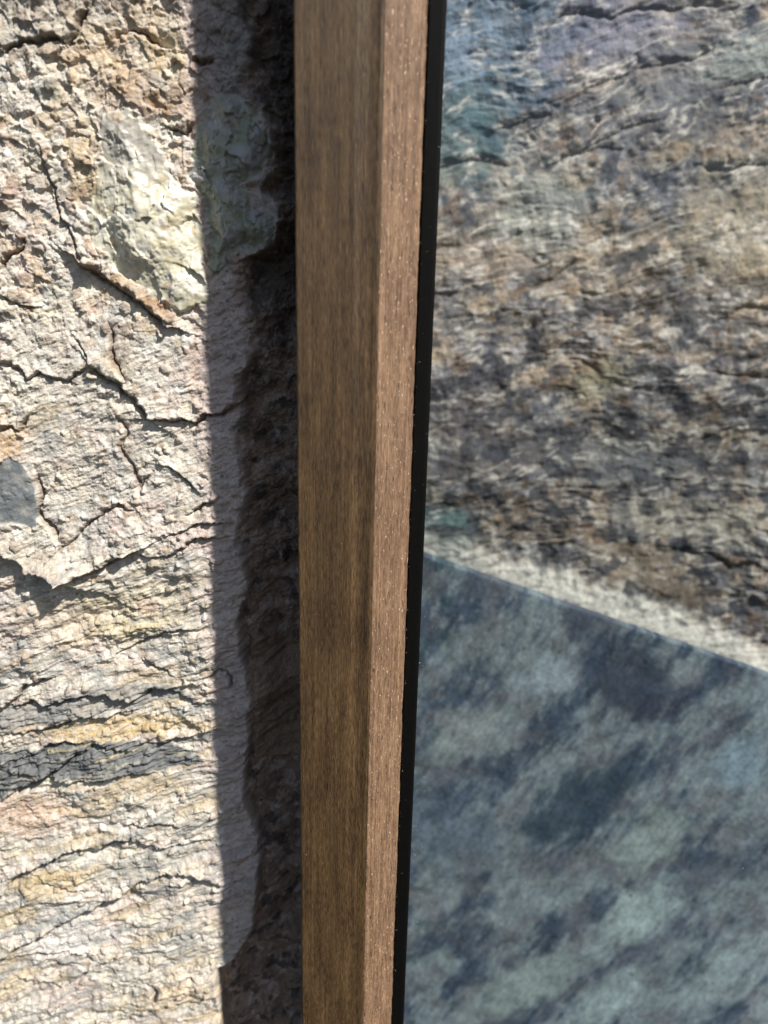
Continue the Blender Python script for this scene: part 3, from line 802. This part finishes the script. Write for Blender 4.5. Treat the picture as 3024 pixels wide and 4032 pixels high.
def strip(name, prof, mat, parent, amp, seed, nseg=900, closed=True, zs=(ZB, ZT)):
    """sweep a closed profile (x, y) straight up with small surface wear"""
    pr = np.array(prof); n = len(pr)
    zz = np.linspace(zs[0], zs[1], nseg)
    ZZ, I = np.meshgrid(zz, np.arange(n), indexing='ij')
    X = pr[I, 0]; Yy = pr[I, 1]
    s = np.concatenate([[0], np.cumsum(np.hypot(*np.diff(pr, axis=0).T))])[I] * 1000
    nrm = np.roll(pr, -1, 0) - np.roll(pr, 1, 0)
    nl = np.hypot(nrm[:, 0], nrm[:, 1]) + 1e-12
    nx_ = (nrm[:, 1] / nl)[I]; ny_ = (-nrm[:, 0] / nl)[I]
    d = amp * (fbm(s, ZZ * 1000 / 9, 1.2, 3, seed) + .8 * fbm(s, ZZ * 1000 / 40, 5, 2, seed + 9)) / 1000
    X = X + nx_ * d; Yy = Yy + ny_ * d
    V = np.stack([X, Yy, ZZ], -1).reshape(-1, 3)
    idx = np.arange(nseg * n).reshape(nseg, n); i2 = np.roll(idx, -1, 1)
    q = np.stack([idx[:-1], i2[:-1], i2[1:], idx[1:]], -1).reshape(-1, 4)
    o = new_mesh(name, V, q, mat, parent)
    import bmesh
    bm = bmesh.new(); bm.from_mesh(o.data); bm.verts.ensure_lookup_table()
    bm.faces.new([bm.verts[i] for i in idx[0][::-1]]); bm.faces.new([bm.verts[i] for i in idx[-1]])
    bm.to_mesh(o.data); bm.free()
    return o


def lin(a, b, n):
    return [tuple(np.array(a) + (np.array(b) - np.array(a)) * i / n) for i in range(n)]


# main bar: flat front with a shallow cove towards the ridge
pf = lin((xl, .085), (xl, .0012), 6) + [(xl + .0003, .0004), (xl + .001, 0)]
x1 = xl + (xc - xl) * .70
pf += lin((xl + .0012, 0), (x1, 0), 24)
for i in range(13):
    f = i / 13; pf.append((x1 + (xc - .0004 - x1) * f, .0008 * math.sin(f * math.pi)))
pf += [(xc + .0004, .0003)]
pf += lin((xc + .0006, .0020), (xc + .0006, .084), 5) + lin((xc + .0006, .084), (xl, .085), 4)
strip('frame_bar', pf, M_wood, win, .10, 700)
# rough cut lipping on the glass side
pb = lin((xc, .05), (xc, .0012), 4) + [(xc + .0001, .0003), (xc + .0005, .0003), (xc + .0011, .0006)] + lin((xc + .0017, .0011), (xw - .0003, .0125), 22) + [(xw, .0131)]
pb += lin((xw, .0135), (xw, .05), 4) + lin((xw, .05), (xc, .05), 4)
lp = strip('lipping', pb, M_wood2, win, .38, 720, nseg=2400)
lp['label'] = 'lighter rough-cut slanting edge of the frame'
# black seal
ps = lin((xw + .0001, .03), (xw + .0001, .0165), 3) + lin((xw + .0004, .0160), (xg - .0004, .0160), 8) + [(xg, .0164)] + lin((xg, .018), (xg, .03), 3)
strip('seal', ps, M_rubber, win, .05, 740)
# pane
gx2 = float(unproj(900, 512, .02)[0]) + .42
V = np.array([[a, b, c] for a in (xg - .0001, gx2) for b in (.0182, .0232) for c in (ZB, ZT)])
Q = np.array([[0, 1, 3, 2], [4, 6, 7, 5], [0, 4, 5, 1], [2, 3, 7, 6], [0, 2, 6, 4], [1, 5, 7, 3]])
gp = new_mesh('glass_pane', V, Q, M_glass, win, smooth=False)

# dust and lint: tiny curled fibres and grains on the pane and on the frame
rng = np.random.RandomState(5)


def specks(name, spots, parent):
    vs = []; qs = []
    for (a, b, c, r, ln, an) in spots:
        i0 = len(vs); nseg = 3
        for j in range(nseg + 1):
            f = j / nseg - .5
            px = a + ln * f * math.cos(an) + r * math.sin(f * 5); pz = c + ln * f * math.sin(an)
            rr = r * (1 - abs(f))
            for (p, q) in ((-1, -1), (1, -1), (1, 1), (-1, 1)):
                vs.append((px + p * rr * math.sin(an) * .7, b - rr * (1 + q * .9), pz - p * rr * math.cos(an) * .7))
        for j in range(nseg):
            for k_ in range(4):
                k2 = (k_ + 1) % 4
                qs.append((i0 + j * 4 + k_, i0 + j * 4 + k2, i0 + j * 4 + 4 + k2, i0 + j * 4 + 4 + k_))
        qs.append((i0, i0 + 3, i0 + 2, i0 + 1)); e_ = i0 + nseg * 4; qs.append((e_, e_ + 1, e_ + 2, e_ + 3))
    o = new_mesh(name, np.array(vs), np.array(qs), M_dust, parent, smooth=True)
    o['kind'] = 'stuff'
    return o


sp = []
for i in range(90):
    r = .00006 + .00012 * rng.rand() ** 3
    sp.append((rng.uniform(xg, xg + .28), .0182, rng.uniform(-.42, .2), r, r * rng.uniform(1.5, 5), rng.rand() * 3.1))
for i in range(28):
    r = .00005 + .00008 * rng.rand() ** 3
    sp.append((rng.uniform(xw + .0004, xg - .0004), .0160, rng.uniform(-.42, .2), r, r * rng.uniform(1.5, 6), rng.rand() * 3.1))
for i in range(14):
    r = .00005 + .00006 * rng.rand()
    sp.append((rng.uniform(xl + .002, x1), .00, rng.uniform(-.42, .2), r, r * rng.uniform(3, 9), rng.rand() * 3.1))
for i in range(260):
    r = .00005 + .00014 * rng.rand() ** 4
    sp.append((xg + .0003 + abs(rng.normal()) * .004, .0182, rng.uniform(-.42, .2), r, r * rng.uniform(1, 4), rng.rand() * 3.1))
for i in range(120):
    r = .00004 + .00008 * rng.rand() ** 3
    sp.append((xw + .0004 + abs(rng.normal()) * .0006, .0160, rng.uniform(-.42, .2), r, r * rng.uniform(1, 5), rng.rand() * 3.1))
specks('dust', sp, win)
